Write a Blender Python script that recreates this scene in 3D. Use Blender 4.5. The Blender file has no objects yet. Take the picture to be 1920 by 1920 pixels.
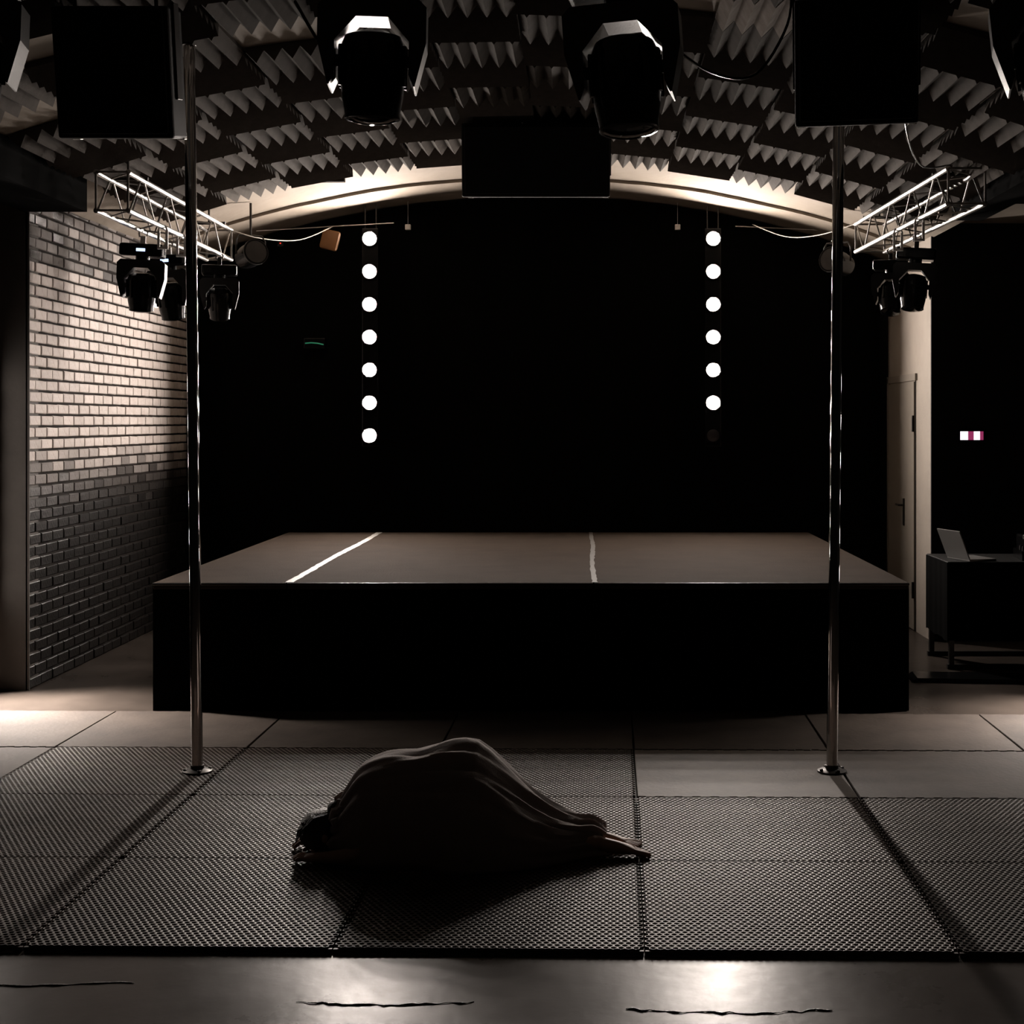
import bpy, bmesh, math, random
import numpy as np
from mathutils import Vector, Matrix

random.seed(7)
R = math.radians
sc = bpy.context.scene
col = sc.collection

# ------------------------------------------------------------------ camera, world, exposure
cam_d = bpy.data.cameras.new('camera')
cam_d.sensor_width = 36.0
cam_d.lens = 36.0 * 2757 / 1920
cam_d.shift_x = -140 / 1920
cam_d.shift_y = -170 / 1920
cam_d.clip_start = 0.05
cam = bpy.data.objects.new('camera', cam_d)
col.objects.link(cam)
cam.location = (0, 0, 1.8)
cam.rotation_euler = (R(90), 0, 0)
sc.camera = cam

world = bpy.data.worlds.new('world')
sc.world = world
world.use_nodes = True
world.node_tree.nodes['Background'].inputs[0].default_value = (0.9, 0.85, 0.8, 1)
world.node_tree.nodes['Background'].inputs[1].default_value = 0.0012

sc.view_settings.view_transform = 'Standard'
sc.view_settings.look = 'None'
sc.view_settings.gamma = 1
sc.view_settings.use_curve_mapping = False
sc.view_settings.exposure = 0.0

LAMP_W = 3.5          # watts of each lit stage lamp (beam)
LAMP_SPREAD = R(66)
LAMP_TILT = R(18)       # beams point down to the floor before the stage
LENS_EMIT = 740.0       # wide spill of each lens
SIDE_LEFT_W = 17.0
SIDE_RIGHT_W = 10.0
WARM = (1.0, 0.885, 0.80)

# ------------------------------------------------------------------ materials
def mat(name, rgb, rough=0.6, metal=0.0, spec=0.5, noise=0.0, nscale=8.0, bump=0.0, bscale=60.0, rgb2=None, emit=None, estr=0.0, sheen=0.0, rand=0.0, rvar=0.0):
    m = bpy.data.materials.new(name)
    m.use_nodes = True
    nt = m.node_tree
    b = nt.nodes['Principled BSDF']
    b.inputs['Base Color'].default_value = (*rgb, 1)
    b.inputs['Roughness'].default_value = rough
    b.inputs['Metallic'].default_value = metal
    b.inputs['Specular IOR Level'].default_value = spec
    if sheen:
        b.inputs['Sheen Weight'].default_value = sheen
    tc = nt.nodes.new('ShaderNodeTexCoord')
    src = tc.outputs['Object']
    fac = None
    if noise or rgb2 or rvar:
        n = nt.nodes.new('ShaderNodeTexNoise')
        n.inputs['Scale'].default_value = nscale
        n.inputs['Detail'].default_value = 6
        n.inputs['Roughness'].default_value = 0.65
        nt.links.new(src, n.inputs['Vector'])
        r = nt.nodes.new('ShaderNodeValToRGB')
        r.color_ramp.elements[0].position = 0.33
        r.color_ramp.elements[1].position = 0.68
        c2 = rgb2 if rgb2 else tuple(c * (1 - noise) for c in rgb)
        r.color_ramp.elements[0].color = (*c2, 1)
        r.color_ramp.elements[1].color = (*rgb, 1)
        nt.links.new(n.outputs['Fac'], r.inputs['Fac'])
        out = r.outputs['Color']
        if rvar:
            mr = nt.nodes.new('ShaderNodeMapRange')
            mr.inputs['From Min'].default_value = 0.3
            mr.inputs['From Max'].default_value = 0.7
            mr.inputs['To Min'].default_value = rough - rvar
            mr.inputs['To Max'].default_value = rough + rvar
            nt.links.new(n.outputs['Fac'], mr.inputs['Value'])
            nt.links.new(mr.outputs['Result'], b.inputs['Roughness'])
    else:
        out = None
    if rand:
        oi = nt.nodes.new('ShaderNodeObjectInfo')
        hs = nt.nodes.new('ShaderNodeHueSaturation')
        mr = nt.nodes.new('ShaderNodeMapRange')
        mr.inputs['To Min'].default_value = 1 - rand
        mr.inputs['To Max'].default_value = 1 + rand
        nt.links.new(oi.outputs['Random'], mr.inputs['Value'])
        nt.links.new(mr.outputs['Result'], hs.inputs['Value'])
        if out is not None:
            nt.links.new(out, hs.inputs['Color'])
        else:
            hs.inputs['Color'].default_value = (*rgb, 1)
        out = hs.outputs['Color']
    if out is not None:
        nt.links.new(out, b.inputs['Base Color'])
    if bump:
        n2 = nt.nodes.new('ShaderNodeTexNoise')
        n2.inputs['Scale'].default_value = bscale
        n2.inputs['Detail'].default_value = 5
        nt.links.new(src, n2.inputs['Vector'])
        bp = nt.nodes.new('ShaderNodeBump')
        bp.inputs['Strength'].default_value = bump
        bp.inputs['Distance'].default_value = 0.01
        nt.links.new(n2.outputs['Fac'], bp.inputs['Height'])
        nt.links.new(bp.outputs['Normal'], b.inputs['Normal'])
    if emit:
        b.inputs['Emission Color'].default_value = (*emit, 1)
        b.inputs['Emission Strength'].default_value = estr
    return m

M = {}
M['floor'] = mat('screed_floor', (0.06, 0.049, 0.042), 0.31, spec=0.05, rgb2=(0.034, 0.028, 0.024), nscale=1.6, bump=0.08, bscale=14, rvar=0.05)
M['seam'] = mat('floor_seam_filler', (0.05, 0.042, 0.036), 0.3, bump=0.6, bscale=90)
M['mat'] = mat('perforated_rubber', (0.084, 0.062, 0.052), 0.5, spec=0.27, rgb2=(0.05, 0.037, 0.031), nscale=5, rand=0.3)
M['matsolid'] = mat('smooth_rubber', (0.07, 0.055, 0.045), 0.62, spec=0.18, rgb2=(0.04, 0.031, 0.026), nscale=3.2, bump=0.15, bscale=40, rand=0.12)
M['matsolid_worn'] = mat('worn_rubber', (0.12, 0.098, 0.08), 0.6, spec=0.25, rgb2=(0.075, 0.066, 0.058), nscale=4.2, bump=0.15, bscale=40)
M['plaster'] = mat('cream_plaster', (0.3, 0.255, 0.205), 0.85, rgb2=(0.24, 0.2, 0.16), nscale=1.3, bump=0.25, bscale=18)
M['plaster_dark'] = mat('grey_plaster', (0.11, 0.098, 0.088), 0.85, rgb2=(0.075, 0.066, 0.06), nscale=1.2, bump=0.25, bscale=18)
M['foam'] = mat('charcoal_foam', (0.096, 0.085, 0.076), 0.95, spec=0.1, noise=0.25, nscale=12, bump=0.3, bscale=300, rand=0.16)
M['foam_lit'] = mat('lit_charcoal_foam', (0.34, 0.3, 0.27), 0.95, spec=0.1, rgb2=(0.22, 0.19, 0.17), nscale=9, bump=0.3, bscale=200)  # foam colour lightened to stand in for light falling on one tile
M['mortar'] = mat('dark_mortar', (0.022, 0.018, 0.016), 0.95, spec=0.1, noise=0.3, nscale=20)
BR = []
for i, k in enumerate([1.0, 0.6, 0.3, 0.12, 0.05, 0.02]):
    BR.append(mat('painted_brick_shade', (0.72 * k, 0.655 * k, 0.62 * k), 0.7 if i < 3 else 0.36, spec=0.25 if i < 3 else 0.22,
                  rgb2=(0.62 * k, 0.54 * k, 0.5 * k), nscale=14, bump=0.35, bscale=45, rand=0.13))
M['black'] = mat('black_fabric', (0.003, 0.003, 0.003), 1.0, spec=0.02, noise=0.3, nscale=30)
M['blackpaint'] = mat('black_paint', (0.012, 0.012, 0.012), 0.8, spec=0.2, noise=0.3, nscale=4)
M['blackplastic'] = mat('black_plastic', (0.004, 0.004, 0.0043), 0.2, spec=0.16, bump=0.05, bscale=200)
M['blackwood'] = mat('black_cabinet', (0.008, 0.008, 0.008), 0.6, spec=0.25, bump=0.2, bscale=250)
M['grille'] = mat('speaker_grille', (0.006, 0.006, 0.006), 0.7, spec=0.2, bump=0.6, bscale=500)
M['yoke'] = mat('dark_grey_casting', (0.012, 0.0115, 0.0118), 0.36, spec=0.3, bump=0.05, bscale=120)
M['glass'] = mat('dark_lens', (0.004, 0.004, 0.005), 0.04, spec=0.5, noise=0.1)
M['alu'] = mat('brushed_aluminium', (0.72, 0.69, 0.66), 0.3, metal=1.0, noise=0.12, nscale=30)
M['alu_dull'] = mat('dull_aluminium', (0.3, 0.28, 0.26), 0.35, metal=1.0, noise=0.2, nscale=30)
M['chrome'] = mat('polished_steel', (0.72, 0.7, 0.68), 0.055, metal=1.0, noise=0.04, nscale=20)
M['steel_dark'] = mat('dark_steel', (0.05, 0.046, 0.044), 0.4, metal=0.8, noise=0.2, nscale=20)
M['whitemetal'] = mat('white_painted_steel', (0.7, 0.67, 0.64), 0.5, noise=0.1, nscale=20)
M['deck'] = mat('brown_stage_deck', (0.048, 0.036, 0.028), 0.95, spec=0.02, rgb2=(0.038, 0.029, 0.023), nscale=3.5, bump=0.2, bscale=80)
M['tape'] = mat('white_floor_tape', (0.34, 0.32, 0.3), 0.5, noise=0.25, nscale=12, bump=0.3, bscale=60)
M['tape_grey'] = mat('grey_floor_tape', (0.12, 0.11, 0.1), 0.5, noise=0.3, nscale=12)
M['door'] = mat('cream_door_paint', (0.27, 0.235, 0.195), 0.55, noise=0.08, nscale=3)
M['whitewall'] = mat('offwhite_wall_paint', (0.4, 0.35, 0.3), 0.8, noise=0.12, nscale=2.5, bump=0.15, bscale=30)
M['lens_on'] = mat('lit_lamp_lens', (1, 1, 1), 0.3, noise=0.02, emit=WARM, estr=LENS_EMIT)
M['lens_side'] = mat('lit_side_lens', (1, 1, 1), 0.3, noise=0.02, emit=WARM, estr=45.0)
M['lens_off'] = mat('unlit_lamp_lens', (0.03, 0.027, 0.03), 0.15, spec=0.6, noise=0.1)
M['blue'] = mat('blue_white_display', (0.1, 0.1, 0.2), 0.3, noise=0.02, emit=(0.55, 0.68, 1.0), estr=1.6)
M['green'] = mat('green_glow', (0.02, 0.1, 0.06), 0.4, noise=0.02, emit=(0.05, 0.5, 0.26), estr=0.24)
M['redled'] = mat('red_led', (0.1, 0.01, 0.01), 0.4, noise=0.02, emit=(1.0, 0.05, 0.03), estr=0.9)
M['signwhite'] = mat('lit_white_pane', (0.5, 0.5, 0.5), 0.4, noise=0.02, emit=(1.0, 0.9, 1.0), estr=1.3)
M['signpink'] = mat('lit_pink_pane', (0.3, 0.05, 0.1), 0.4, noise=0.02, emit=(0.55, 0.06, 0.2), estr=0.5)
M['orange'] = mat('orange_plastic', (0.16, 0.062, 0.012), 0.6, noise=0.2, nscale=10)
M['robe'] = mat('pale_grey_cloth', (0.42, 0.36, 0.335), 0.9, spec=0.15, noise=0.15, nscale=14, bump=0.3, bscale=160, sheen=0.3)
_nt = M['robe'].node_tree
_tr = _nt.nodes.new('ShaderNodeBsdfTranslucent')
_tr.inputs['Color'].default_value = (0.5, 0.4, 0.36, 1)
_mx = _nt.nodes.new('ShaderNodeMixShader')
_mx.inputs[0].default_value = 0.3
_nt.links.new(_nt.nodes['Principled BSDF'].outputs[0], _mx.inputs[1])
_nt.links.new(_tr.outputs[0], _mx.inputs[2])
_nt.links.new(_mx.outputs[0], _nt.nodes['Material Output'].inputs['Surface'])
M['skin'] = mat('skin', (0.44, 0.28, 0.21), 0.55, noise=0.12, nscale=20)
M['hair'] = mat('dark_brown_hair', (0.02, 0.013, 0.009), 0.5, noise=0.3, nscale=40, bump=0.8, bscale=120)
M['laptop'] = mat('silver_grey_laptop', (0.2, 0.195, 0.19), 0.45, metal=0.0, noise=0.05)
M['cable'] = mat('pale_cable', (0.5, 0.45, 0.38), 0.5, noise=0.1)

# ------------------------------------------------------------------ mesh helpers
class MB:
    def __init__(self):
        self.v, self.f, self.mi = [], [], []
    def add(self, vs, fs, mi=0):
        o = len(self.v)
        self.v += [tuple(p) for p in vs]
        self.f += [tuple(i + o for i in q) for q in fs]
        self.mi += [mi] * len(fs)
        return self
    def box(self, x0, x1, y0, y1, z0, z1, mi=0, mtx=None, bev=0.0):
        if bev:
            bm = bmesh.new()
            bmesh.ops.create_cube(bm, size=1)
            for v in bm.verts:
                v.co = Vector(((x0 + x1) / 2 + v.co.x * (x1 - x0), (y0 + y1) / 2 + v.co.y * (y1 - y0), (z0 + z1) / 2 + v.co.z * (z1 - z0)))
            bmesh.ops.bevel(bm, geom=bm.edges[:], offset=bev, segments=2, affect='EDGES', profile=0.5)
            bm.verts.index_update()
            vs = [v.co.copy() for v in bm.verts]
            fs = [[v.index for v in f.verts] for f in bm.faces]
            bm.free()
        else:
            vs = [Vector(p) for p in ((x0, y0, z0), (x1, y0, z0), (x1, y1, z0), (x0, y1, z0), (x0, y0, z1), (x1, y0, z1), (x1, y1, z1), (x0, y1, z1))]
            fs = [(0, 3, 2, 1), (4, 5, 6, 7), (0, 1, 5, 4), (1, 2, 6, 5), (2, 3, 7, 6), (3, 0, 4, 7)]
        if mtx is not None:
            vs = [mtx @ v for v in vs]
        return self.add(vs, fs, mi)
    def tube(self, pts, r, n=8, mi=0, caps=True):
        pts = [Vector(p) for p in pts]
        rs = r if isinstance(r, (list, tuple)) else [r] * len(pts)
        vs, fs = [], []
        up = None
        for i, p in enumerate(pts):
            t = (pts[min(i + 1, len(pts) - 1)] - pts[max(i - 1, 0)]).normalized()
            if up is None:
                up = Vector((0, 0, 1)) if abs(t.z) < 0.9 else Vector((1, 0, 0))
            a = t.cross(up)
            if a.length < 1e-4:
                a = t.cross(Vector((0, 1, 0)))
            a.normalize()
            b = t.cross(a).normalized()
            up = -b if b.dot(up) < 0 else b
            for k in range(n):
                ang = 2 * math.pi * k / n
                vs.append(p + (a * math.cos(ang) + b * math.sin(ang)) * rs[i])
        for i in range(len(pts) - 1):
            for k in range(n):
                k2 = (k + 1) % n
                fs.append((i * n + k, i * n + k2, (i + 1) * n + k2, (i + 1) * n + k))
        if caps:
            fs.append(tuple(range(n))[::-1])
            fs.append(tuple((len(pts) - 1) * n + k for k in range(n)))
        return self.add(vs, fs, mi)
    def lathe(self, prof, n=24, mtx=None, mi=0):
        # profile of (radius, z) turned about local z
        vs, fs = [], []
        for (r, z) in prof:
            for k in range(n):
                a = 2 * math.pi * k / n
                vs.append(Vector((r * math.cos(a), r * math.sin(a), z)))
        for i in range(len(prof) - 1):
            for k in range(n):
                k2 = (k + 1) % n
                fs.append((i * n + k, i * n + k2, (i + 1) * n + k2, (i + 1) * n + k))
        fs.append(tuple(range(n))[::-1])
        fs.append(tuple((len(prof) - 1) * n + k for k in range(n)))
        if mtx is not None:
            vs = [mtx @ v for v in vs]
        return self.add(vs, fs, mi)
    def prism_xz(self, outline, y0, y1, mi=0, mtx=None):
        n = len(outline)
        vs = [Vector((x, y0, z)) for x, z in outline] + [Vector((x, y1, z)) for x, z in outline]
        if mtx is not None:
            vs = [mtx @ v for v in vs]
        fs = [tuple(range(n)), tuple(range(n, 2 * n))[::-1]]
        for k in range(n):
            k2 = (k + 1) % n
            fs.append((k, n + k, n + k2, k2))
        return self.add(vs, fs, mi)
    def mesh(self, name, mats, smooth=False):
        me = bpy.data.meshes.new(name)
        me.from_pydata(self.v, [], self.f)
        for m in (mats if isinstance(mats, (list, tuple)) else [mats]):
            me.materials.append(m)
        if len(me.materials) > 1:
            me.polygons.foreach_set('material_index', self.mi)
        bm = bmesh.new()
        bm.from_mesh(me)
        bmesh.ops.recalc_face_normals(bm, faces=bm.faces)
        bm.to_mesh(me)
        bm.free()
        if smooth:
            me.polygons.foreach_set('use_smooth', [True] * len(me.polygons))
            me.set_sharp_from_angle(angle=R(40))
        me.update()
        return me
    def build(self, name, mats, parent=None, smooth=False, loc=None, rot=None):
        return link(name, self.mesh(name, mats, smooth), parent, loc, rot)

def link(name, me, parent=None, loc=None, rot=None):
    o = bpy.data.objects.new(name, me)
    col.objects.link(o)
    if parent is not None:
        o.parent = parent
    if loc is not None:
        o.location = loc
    if rot is not None:
        o.rotation_euler = rot
    return o

def tag(o, label=None, cat=None, group=None, kind=None):
    if label:
        o['label'] = label
    if cat:
        o['category'] = cat
    if group:
        o['group'] = group
    if kind:
        o['kind'] = kind
    return o

def thing(name, label, cat, loc=(0, 0, 0), rot=(0, 0, 0), group=None):
    o = bpy.data.objects.new(name, None)
    o.empty_display_size = 0.1
    col.objects.link(o)
    o.location = loc
    o.rotation_euler = rot
    return tag(o, label, cat, group)

def struct(o):
    o['kind'] = 'structure'
    return o

def dup(root, loc, rot=None, label=None, group=None):
    r = root.copy()
    col.objects.link(r)
    r.location = loc
    if rot is not None:
        r.rotation_euler = rot
    if label:
        r['label'] = label
    if group:
        r['group'] = group
    for ch in list(root.children):
        c = ch.copy()
        col.objects.link(c)
        c.parent = r
        for g in list(ch.children):
            d = g.copy()
            col.objects.link(d)
            d.parent = c
    return r

# ------------------------------------------------------------------ setting
BACK = 13.75
WL = -3.74          # brick wall
WR = 2.82           # white wall with the door
PIER = 9.83         # near end of the brick wall
ALC = 12.05         # near end of the white wall
VX, VZ, VR = -0.45, 3.93, 9.0
def vault(x):
    return VZ - VR + math.sqrt(VR * VR - (x - VX) ** 2)
def vang(x):
    return math.asin((x - VX) / VR)

struct(MB().box(-7.5, 7.0, -1.5, BACK + .3, -0.12, 0).build('floor', M['floor']))
fl = bpy.data.objects['floor']
def seam(x0, x1, y, n, seed):
    rd = random.Random(seed)
    m = MB()
    pts, rr = [], []
    for i in range(n + 1):
        t = i / n
        pts.append((x0 + (x1 - x0) * t, y + rd.uniform(-.008, .008) - .03 * math.sin(t * 3), 0.0005 + rd.uniform(0, .002)))
        rr.append(rd.uniform(.001, .0035) * (0.4 if i in (0, n) else 1))
    return m.tube(pts, rr, 6)
m = seam(-0.9, -0.35, 4.56, 26, 3)
m.v += []
m.build('floor_seam', M['seam'], fl, smooth=True)
seam(0.12, 0.75, 4.5, 26, 5).build('floor_seam', M['seam'], fl, smooth=True)
seam(-2.1, -1.45, 4.72, 16, 8).build('floor_seam', M['seam'], fl, smooth=True)

# ceiling vault: thick curved shell
xs = np.linspace(WL - .02, WR + .02, 49)
m = MB()
vs, fs = [], []
for x in xs:
    z = vault(x)
    vs += [(x, 0.5, z), (x, BACK + .1, z), (x, BACK + .1, z + .15), (x, 0.5, z + .15)]
for i in range(len(xs) - 1):
    a, b = i * 4, (i + 1) * 4
    for k in range(4):
        k2 = (k + 1) % 4
        fs.append((a + k, a + k2, b + k2, b + k))
fs += [(0, 1, 2, 3), tuple((len(xs) - 1) * 4 + k for k in (3, 2, 1, 0))]
m.add(vs, fs)
ceil = struct(m.build('ceiling', M['plaster'], smooth=True))
# shallow arch rib against the back wall
m = MB()
vs, fs = [], []
rd = random.Random(4)
for i, x in enumerate(xs):
    z = vault(x)
    dj = 0.02 * math.sin(i * .7) + rd.uniform(-.012, .012)
    vs += [(x, 12.78 + dj, z - .028), (x, BACK, z - .028), (x, BACK, z + .02), (x, 12.78 + dj, z + .02)]
for i in range(len(xs) - 1):
    a, b = i * 4, (i + 1) * 4
    for k in range(4):
        k2 = (k + 1) % 4
        fs.append((a + k, a + k2, b + k2, b + k))
fs += [(0, 1, 2, 3), tuple((len(xs) - 1) * 4 + k for k in (3, 2, 1, 0))]
m.add(vs, fs)
m.build('arch_rib', M['plaster'], ceil)
MB().box(-2.2, -1.98, 12.0, 12.06, vault(-2.1) - .02, vault(-2.1) + .05).build('ceiling_slot', M['mortar'], ceil)
# flat soffits over the side aisles
struct(MB().box(-7.5, WL - .02, 0.5, BACK + .1, 3.34, 3.5).build('ceiling_left', M['black']))
struct(MB().box(WR + .02, 7.0, 10.55, BACK + .1, 3.42, 3.58).build('ceiling_right', M['plaster']))
struct(MB().box(WR + .02, 7.0, 0.5, 10.55, 3.36, 3.58).build('ceiling_right_front', M['blackpaint']))

# black boxes added along the springing to keep the vault edges dark
struct(MB().box(WL - .02, WL + .40, 0.5, PIER, 3.2, 3.44).build('shade_box_1', M['black']))
struct(MB().box(WR - .2, WR + .02, 0.5, 10.55, 3.24, 3.44).build('shade_box_2', M['black']))
# walls
struct(MB().box(-7.5, 7.0, BACK, BACK + .2, 0, 4.1).build('wall_back', M['blackpaint']))
struct(MB().box(-7.5, WL, PIER, PIER + .2, 0, 3.36).box(WL - .01, WL + .013, PIER, PIER + .01, 0, 3.2).build('wall_left_front', M['plaster_dark']))
struct(MB().box(WR, WR + .25, ALC, BACK, 0, 3.44).build('wall_right', M['whitewall']))
struct(MB().box(WR + .001, 7.0, ALC - .02, ALC, 0, 3.44).build('wall_right_front', M['blackpaint']))
struct(MB().box(-7.7, -7.5, -1.5, BACK, 0, 3.5).build('wall_far_left', M['blackpaint']))
struct(MB().box(7.0, 7.2, -1.5, BACK, 0, 3.5).build('wall_far_right', M['blackpaint']))

# brick wall
wl = struct(MB().box(WL - .2, WL, PIER + .2, BACK, 0, 3.42).build('wall_left', M['mortar']))
BP, BH = 0.216, 0.0802
def brick_me(wd, name, seed):
    rd = random.Random(seed)
    m = MB()
    j = lambda a: rd.uniform(-a, a)
    w2, h2 = wd / 2, (BH - .016) / 2
    vs = [(-.02, -w2, -h2), (-.02, w2, -h2), (-.02, w2, h2), (-.02, -w2, h2)]
    vs += [(.006, -w2 + j(.003), -h2 + j(.002)), (.006, w2 + j(.003), -h2 + j(.002)), (.006, w2 + j(.003), h2 + j(.002)), (.006, -w2 + j(.003), h2 + j(.002))]
    e = .005
    vs += [(.011, -w2 + e, -h2 + e), (.011 + j(.002), w2 - e, -h2 + e), (.011 + j(.002), w2 - e, h2 - e), (.011, -w2 + e, h2 - e)]
    fs = []
    for a in (0, 4):
        for k in range(4):
            k2 = (k + 1) % 4
            fs.append((a + k, a + k2, a + 4 + k2, a + 4 + k))
    fs += [(8, 9, 10, 11), (3, 2, 1, 0)]
    m.add(vs, fs)
    return m
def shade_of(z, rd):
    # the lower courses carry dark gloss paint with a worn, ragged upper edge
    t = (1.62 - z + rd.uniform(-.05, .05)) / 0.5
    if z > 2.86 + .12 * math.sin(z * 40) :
        t = max(t, rd.choice((.2, .35, .45, .5)))       # darker, uneven tones in the courses under the ceiling
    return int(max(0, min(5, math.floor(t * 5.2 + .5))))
cache = {}
rd = random.Random(21)
n_part = 0
stuff = MB()
rows = int(3.4 / BH)
ncols = int((BACK - PIER) / BP) + 1
for c in range(ncols + 1):
    for r in range(rows):
        y0 = PIER + .012 + c * BP - (BP / 2 if r % 2 else 0)
        y1 = y0 + BP - .009
        if y1 > BACK - .01:
            y1 = BACK - .01
            if y1 - y0 < .05:
                continue
        if y0 < PIER:
            y0 = PIER + .004
            if y1 - y0 < .05:
                continue
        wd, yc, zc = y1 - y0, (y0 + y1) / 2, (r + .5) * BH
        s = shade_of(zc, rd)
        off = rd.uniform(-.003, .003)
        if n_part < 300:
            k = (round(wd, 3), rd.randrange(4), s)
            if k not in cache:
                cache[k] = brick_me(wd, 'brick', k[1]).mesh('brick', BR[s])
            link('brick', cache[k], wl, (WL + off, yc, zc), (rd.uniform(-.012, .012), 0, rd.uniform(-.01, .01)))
            n_part += 1
        else:
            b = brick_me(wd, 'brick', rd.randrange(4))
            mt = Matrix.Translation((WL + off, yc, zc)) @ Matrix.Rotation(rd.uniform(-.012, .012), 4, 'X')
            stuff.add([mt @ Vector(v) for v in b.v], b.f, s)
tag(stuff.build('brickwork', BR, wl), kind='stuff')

# door in the white wall
dr = struct(MB().box(WR - .012, WR + .01, 12.62, 13.66, 0.01, 2.14).build('door_1', M['door']))
m = MB()
m.box(WR - .02, WR + .0, 13.66, 13.72, 0, 2.2).box(WR - .02, WR, 12.54, 13.72, 2.15, 2.21)
m.build('door_frame', M['door'], dr)
MB().box(WR - .004, WR + .001, 12.585, 12.615, 0, 2.2).build('door_gap', M['mortar'], dr)
for z in (1.78, .35):
    MB().tube([(WR - .02, 12.625, z - .07), (WR - .02, 12.625, z + .07)], .011, 8).build('hinge', M['steel_dark'], dr)
m = MB()
m.box(WR - .024, WR - .012, 12.98, 13.02, .88, 1.12, bev=.003)
m.tube([(WR - .012, 13.0, 1.06), (WR - .06, 13.0, 1.06), (WR - .06, 13.12, 1.06)], .01, 8)
m.build('door_handle', M['steel_dark'], dr)

# ------------------------------------------------------------------ acoustic foam tiles on the vault
TS = 0.5
def foam(along_y):
    m = MB()
    s = TS / 2 - .003
    m.box(-s, s, -s, s, -.028, 0)
    n, h = 5, .062
    p = 2 * s / n
    for i in range(n):
        a, b = -s + i * p + .002, -s + (i + 1) * p - .002
        c = (a + b) / 2
        vs = [(a, -s, -.0279), (b, -s, -.0279), (c, -s, -.028 - h), (a, s, -.0279), (b, s, -.0279), (c, s, -.028 - h)]
        if not along_y:
            vs = [(y, x, z) for x, y, z in vs]
        m.add(vs, [(0, 1, 2), (3, 5, 4), (0, 2, 5, 3), (1, 4, 5, 2), (0, 3, 4, 1)])
    return m
F_Y = foam(True).mesh('foam_tile', M['foam'])
F_X = foam(False).mesh('foam_tile', M['foam'])
F_LIT = foam(True).mesh('foam_tile', M['foam_lit'])
D_END, XB = 11.66, 0.647
bare = {(-5, 7), (-7, 8), (-8, 8), (-8, 6), (2, 9), (-1, 8)}
ROWP = 0.53
for k in range(-9, 5):
    for j in range(0, 11):
        if (k, j) in bare:
            continue
        x = XB + (k + .5) * TS
        if x - TS / 2 < WL or x + TS / 2 > WR:
            continue
        y = D_END - (j + .5) * ROWP
        me = F_Y if (k + j) % 2 else F_X
        if (k, j) in ((0, 8),):
            me = F_LIT
        z = vault(x) - .004
        link('foam_tile', me, ceil, (x, y, z), (0, vang(x), R(random.uniform(-.6, .6)))).scale = (1, ROWP / TS, 1)

# ------------------------------------------------------------------ stage
SF, SB, SL, SRt, ST = 9.1, 13.25, -2.69, 2.0, 0.8
st = thing('stage_platform', 'low black stage platform with brown deck in front of the dark backdrop', 'stage', (-.35, 11.2, 0))
def rel(o, root):
    o.matrix_parent_inverse = root.matrix_basis.inverted()
    return o
inv = Matrix.Translation((.35, -11.2, 0))
def part(mb, name, mats, root, smooth=False, label=None):
    o = mb.build(name, mats, root, smooth)
    o.matrix_parent_inverse = Matrix.LocRotScale(root.location, root.rotation_euler, None).inverted()
    if label:
        o['label'] = label
    return o
seams = [SL, -1.858, 0.043, SRt]
for i in range(3):
    part(MB().box(seams[i] + .004, seams[i + 1] - .004, SF + .012, SB, ST - .04, ST, bev=.003), 'deck_panel', M['deck'], st)
m = MB()
for i in range(3):
    m.tube([(seams[i] + .004, SF, ST - .008), (seams[i + 1] - .004, SF, ST - .008)], .0085, 10)
part(m, 'edge_trim', M['steel_dark'], st, True, 'narrow metal trim along the front edge')
def skirt(p0, p1, n, amp):
    m = MB()
    vs, fs = [], []
    d = (Vector(p1) - Vector(p0))
    L = d.length
    nn = Vector((d.y, -d.x, 0)).normalized()
    for i in range(n + 1):
        q = Vector(p0) + d * (i / n) + nn * amp * (math.sin(i * L / n * 21) + .4 * math.sin(i * 1.7))
        vs += [q + Vector((0, 0, .004)), q + Vector((0, 0, ST - .02)), q + Vector((0, 0, ST - .02)) - nn * .006, q + Vector((0, 0, .004)) - nn * .006]
    for i in range(n):
        for k in range(4):
            k2 = (k + 1) % 4
            fs.append((i * 4 + k, i * 4 + k2, i * 4 + 4 + k2, i * 4 + 4 + k))
    m.add(vs, fs)
    return m
part(skirt((SL, SF + .02, 0), (SRt, SF + .02, 0), 120, .006), 'front_skirt', M['black'], st, True)
part(skirt((SL + .01, SB, 0), (SL + .01, SF + .03, 0), 60, .006), 'side_skirt', M['black'], st, True)
part(skirt((SRt - .01, SF + .03, 0), (SRt - .01, SB, 0), 60, .006), 'side_skirt', M['black'], st, True)
def tape(x0, x1, w, n, seed):
    rd = random.Random(seed)
    m = MB()
    vs, fs = [], []
    for i in range(n + 1):
        t = i / n
        y = SF + .02 + (SB - SF - .03) * t
        x = x0 + (x1 - x0) * t + .006 * math.sin(t * 9 + seed)
        a, b = w / 2 + rd.uniform(-.004, .004), w / 2 + rd.uniform(-.004, .004)
        vs += [(x - a, y, ST + .0005), (x + b, y, ST + .0005), (x + b, y, ST + .0022), (x - a, y, ST + .0022)]
    for i in range(n):
        for k in range(4):
            k2 = (k + 1) % 4
            fs.append((i * 4 + k, i * 4 + k2, i * 4 + 4 + k2, i * 4 + 4 + k))
    fs += [(0, 1, 2, 3), (n * 4 + 3, n * 4 + 2, n * 4 + 1, n * 4)]
    m.add(vs, fs)
    return m
part(tape(-1.852, -1.862, .05, 40, 1), 'seam_tape', M['tape'], st, False, 'bright white tape over the left deck joint')
part(tape(.045, .043, .032, 40, 2), 'seam_tape', M['tape_grey'], st, False, 'greyer narrow tape over the right deck joint')

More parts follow.
